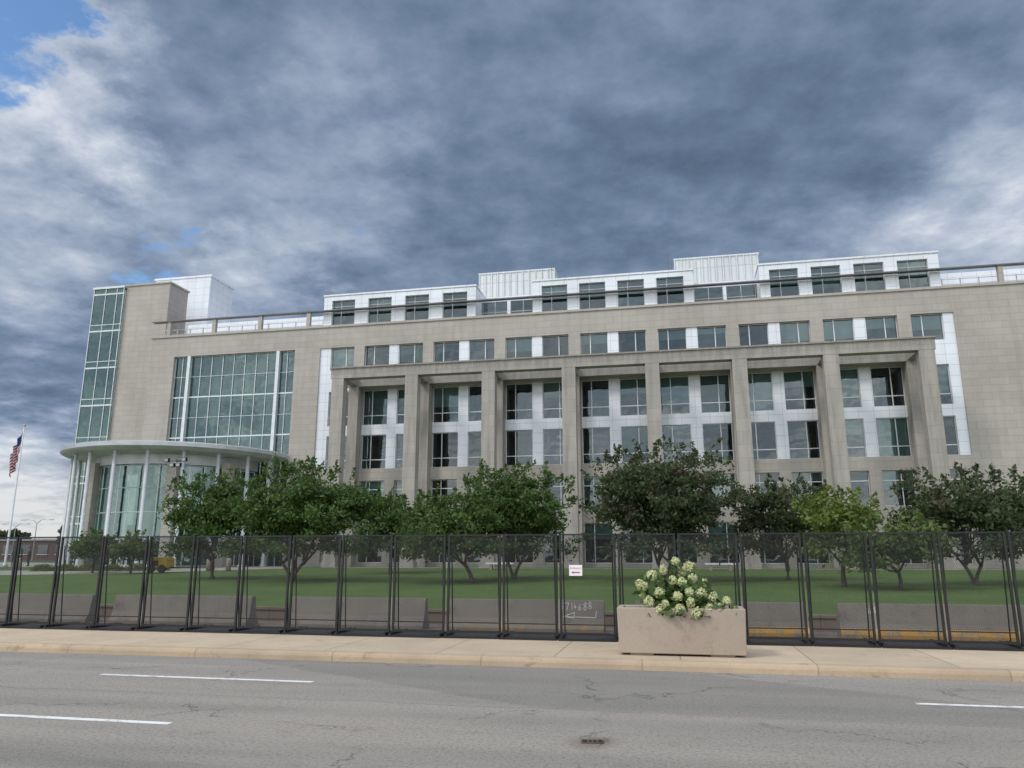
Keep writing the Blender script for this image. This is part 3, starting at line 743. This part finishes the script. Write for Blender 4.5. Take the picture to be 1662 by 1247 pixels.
M_lens=simple('lamp_lens',(.3,.32,.35),None,.15)
for s_,zz in ((-.3,8.4),(.2,8.0),(.75,8.0),(1.2,8.42)):
        m=MB(); m.box(s_-.19,s_+.19,-.25,-.02,zz-.15,zz+.15); m.quad((s_-.15,-.253,zz-.11),(s_+.15,-.253,zz-.11),(s_+.15,-.253,zz+.11),(s_-.15,-.253,zz+.11),1)
        add('floodlight',m.mesh('floodlight',[M_black,M_lens]),parent=LT,world=False)
m=MB(); m.tube([(0,0,0),(0,0,.85),(0,0,.95),(0,0,1.0)],[.2,.19,.15,.05],16); me=m.mesh('bollard',[M_planter],True)
for i,x in enumerate((-35.6,-33.9,-53)):
    add('bollard',me,(x,55,gz(55)),label='short round concrete bollard beside the driveway',category='bollard',group='bollards')
for x in (-13.5,3.2):
    o=empty('bench',(x,60,gz(60)),label='pale stone bench with two block supports on lawn edge',category='bench',group='stone benches')
    m=MB(); m.box(-1.1,1.1,-.25,.25,.42,.55); add('seat',m.mesh('seat',[M_signw]),parent=o,world=False)
    for s_ in (-.8,.6):
        m=MB(); m.box(s_,s_+.2,-.2,.2,0,.42); add('leg',m.mesh('leg',[M_planter]),parent=o,world=False)
# ------------------------------------------------------------------ people
M_unif=simple('dark_uniform',(.02,.022,.03),(.03,.032,.04),.8); M_skin=simple('skin',(.5,.3,.22),None,.6); M_shirt=simple('navy_shirt',(.03,.045,.10),None,.8)
def person(x,y,rot,label,mats,sway=.0,armb=.2):
    V=[(0,0,.95),(0,0,1.12),(0,0.0,1.36),(0,0,1.5),(0,-.01,1.58),(0,-.01,1.68),(0,-.01,1.76),
       (.10,0,.9),(.12,-.02,.5),(.13,.02,.09),(.14,-.14,.035),
       (-.10,0,.9),(-.13+sway,-.03,.5),(-.14+sway,.02,.09),(-.15+sway,-.14,.035),
       (.19,0,1.43),(.25,.02,1.16),(.24,-armb,.95),(.22,-armb-.05,.86),
       (-.19,0,1.43),(-.25,.02,1.16),(-.23,-armb,.95),(-.21,-armb-.05,.86)]
    E=[(0,1),(1,2),(2,3),(3,4),(4,5),(5,6),(0,7),(7,8),(8,9),(9,10),(0,11),(11,12),(12,13),(13,14),(2,15),(15,16),(16,17),(17,18),(2,19),(19,20),(20,21),(21,22)]
    rad=[.15,.135,.16,.07,.055,.095,.075,.095,.065,.045,.035,.095,.065,.045,.035,.065,.048,.034,.03,.065,.048,.034,.03]
    me=bpy.data.meshes.new('person'); me.from_pydata(V,E,[]); o=bpy.data.objects.new('tmp',me); col.objects.link(o)
    o.modifiers.new('s','SKIN'); 
    for i,r_ in enumerate(rad): me.skin_vertices[0].data[i].radius=(r_,r_*.85)
    me.skin_vertices[0].data[0].use_root=True
    o.modifiers.new('u','SUBSURF').levels=2
    bpy.context.view_layer.update()
    m2_=bpy.data.meshes.new_from_object(o.evaluated_get(bpy.context.evaluated_depsgraph_get())); bpy.data.objects.remove(o)
    m2_.materials.clear()
    for q in mats: m2_.materials.append(q)
    for p in m2_.polygons:
        c=p.center; p.use_smooth=True
        if c.z>1.52 or (abs(c.x)>.17 and c.z<.95 and c.y<-.1): p.material_index=1
        elif c.z>.98 or abs(c.x)>.19: p.material_index=2
        else: p.material_index=0
    root=add('person',m2_,(x,y,gz(y)),rot=(0,0,rot),label=label,category='person',group='people by the driveway')
    h=MB(); h.tube([(0,0,1.70),(0,0,1.74),(0,0,1.80),(0,0,1.82)],[.112,.115,.09,.02],14); h.box(-.07,.07,-.19,-.09,1.705,1.72)
    add('cap',h.mesh('cap',[M_unif],True),parent=root,world=False)
pm=[M_unif,M_skin,M_unif]
person(-62.3,64,.3,'person in dark uniform and cap standing with arms down',pm)
person(-61.2,64.6,-.5,'person in dark uniform and cap facing a colleague',pm,.03,.28)
person(-55.4,62,.9,'person in navy shirt and dark trousers near driveway',[M_unif,M_skin,M_shirt],-.05)

# ------------------------------------------------------------------ world
sun_dir=Vector((-.60,-.55,.80)).normalized()
w=bpy.data.worlds.new('World'); scene.world=w; w.use_nodes=True; t=w.node_tree; t.nodes.clear()
out=nd(t,'ShaderNodeOutputWorld')
sky=nd(t,'ShaderNodeTexSky'); sky.sky_type='NISHITA'; sky.sun_disc=False; sky.sun_elevation=math.asin(sun_dir.z); sky.sun_rotation=math.atan2(sun_dir.x,sun_dir.y)
hs=nd(t,'ShaderNodeHueSaturation',{'Saturation':1.2,'Value':1.2,'Color':sky.outputs[0]})
bg1=nd(t,'ShaderNodeBackground',{0:hs.outputs[0],1:.15})
tc=nd(t,'ShaderNodeTexCoord'); D=tc.outputs['Generated']
s=nd(t,'ShaderNodeSeparateXYZ',{0:D}); zz=mth(t,'MAXIMUM',s.outputs[2],0.0); dn=mth(t,'ADD',zz,.20)
Pv=nd(t,'ShaderNodeCombineXYZ',{0:mth(t,'DIVIDE',s.outputs[0],dn),1:mth(t,'DIVIDE',s.outputs[1],dn),2:0.0}).outputs[0]
def nz(v,sc,det,ro,di=0.,off=(0,0,0)):
    mp=nd(t,'ShaderNodeMapping',{'Vector':v,'Location':off}); n=nd(t,'ShaderNodeTexNoise',{'Vector':mp.outputs[0],'Scale':sc,'Detail':det,'Roughness':ro,'Distortion':di}); return n
wn=nz(Pv,2.0,7,.62); wc=nd(t,'ShaderNodeVectorMath',{0:wn.outputs[1],1:(.5,.5,.5)},operation='SUBTRACT').outputs[0]
ws=nd(t,'ShaderNodeVectorMath',{0:wc,1:(.52,.35,.48)},operation='MULTIPLY').outputs[0]
Dw=nd(t,'ShaderNodeVectorMath',{0:nd(t,'ShaderNodeVectorMath',{0:D,1:ws},operation='ADD').outputs[0]},operation='NORMALIZE').outputs[0]
def dirv(az,el): 
    a_,e_=R(az),R(el); return (math.sin(a_)*math.cos(e_),math.cos(a_)*math.cos(e_),math.sin(e_))
def blob(az,el,r,amp,inner=0.,v=Dw):
    d=nd(t,'ShaderNodeVectorMath',{0:v,1:dirv(az,el)},operation='DOT_PRODUCT').outputs[1]
    return mth(t,'MULTIPLY',rng(t,d,math.cos(R(r)),math.cos(R(inner))),amp)
acc=None
for az,el,r,amp in ((-47,29,6.5,.34),(-44,24,24,.05),(7,29,20,-.07),(-19,22,14,-.06),(23,17,11,.27),(-30,16.5,8,.30),(-46,11,9,-.16),(-46,3,9,.42),(-24,27,8,.16),(34,36,15,.02),(-46,20,7,.18),(12,17,7,.12),(-40,34,9,-.12)):
    b_=blob(az,el,r,amp); acc=b_ if acc is None else mth(t,'ADD',acc,b_)
f1=nz(Pv,1.55,9,.58,0.,(3.1,1.7,0)).outputs[0]; f1b=nz(Pv,1.55,9,.58,0.,(3.1+.045,1.7-.035,0)).outputs[0]
f2=nz(Pv,5.2,8,.64,0.,(8.,2,0)).outputs[0]
emb=mth(t,'MULTIPLY',mth(t,'SUBTRACT',f1,f1b),1.25)
fb=mth(t,'ADD',mth(t,'MULTIPLY',mth(t,'SUBTRACT',f1,.5),.68),mth(t,'MULTIPLY',mth(t,'SUBTRACT',f2,.5),.42))
fb=mth(t,'ADD',fb,emb)
Lm=mth(t,'ADD',mth(t,'ADD',.455,acc),fb)
Lm=mth(t,'ADD',Lm,rng(t,zz,0.,.2,.2,0))
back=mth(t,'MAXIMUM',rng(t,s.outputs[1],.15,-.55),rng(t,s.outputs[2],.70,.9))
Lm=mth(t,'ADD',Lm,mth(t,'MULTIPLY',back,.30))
cr=nd(t,'ShaderNodeValToRGB',{0:Lm}); e=cr.color_ramp; e.interpolation='B_SPLINE'
e.elements[0].position=0; e.elements[0].color=(.070,.105,.165,1); e.elements[1].position=1.04 if False else 1; e.elements[1].color=(.82,.85,.91,1)
for p,c in ((.22,(.100,.148,.230)),(.42,(.165,.232,.345)),(.62,(.275,.350,.480)),(.84,(.48,.545,.66))):
    q=e.elements.new(p); q.color=(*c,1)
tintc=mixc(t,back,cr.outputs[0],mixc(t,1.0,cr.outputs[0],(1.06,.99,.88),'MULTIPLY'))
warm=mth(t,'MULTIPLY',rng(t,s.outputs[2],.02,.14,1,0),.55)
tintc=mixc(t,warm,tintc,(.72,.70,.64))
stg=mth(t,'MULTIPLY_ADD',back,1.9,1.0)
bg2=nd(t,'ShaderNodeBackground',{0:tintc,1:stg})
hole=mth(t,'ADD',blob(-50.5,30.5,7.0,.85),mth(t,'ADD',blob(-36.5,18.5,4.5,.55),mth(t,'MULTIPLY',mth(t,'SUBTRACT',f2,.5),2.6)))
hm_=rng(t,hole,.38,.80)
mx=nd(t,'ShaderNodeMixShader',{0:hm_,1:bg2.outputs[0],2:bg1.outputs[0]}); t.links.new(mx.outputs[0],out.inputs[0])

sl_=bpy.data.lights.new('sun','SUN'); sl_.energy=1.5; sl_.angle=R(11); sl_.color=(1,.94,.86)
so2=bpy.data.objects.new('sun',sl_); col.objects.link(so2); so2.rotation_euler=(-sun_dir).to_track_quat('-Z','Y').to_euler()

cam=bpy.data.cameras.new('camera'); cam.sensor_width=36; cam.lens=36*1240/1662; cam.clip_end=6000; cam.clip_start=.1
co=bpy.data.objects.new('camera',cam); col.objects.link(co); co.location=(0,0,2.1); co.rotation_euler=(R(90+12.6),0,R(11.8)); scene.camera=co
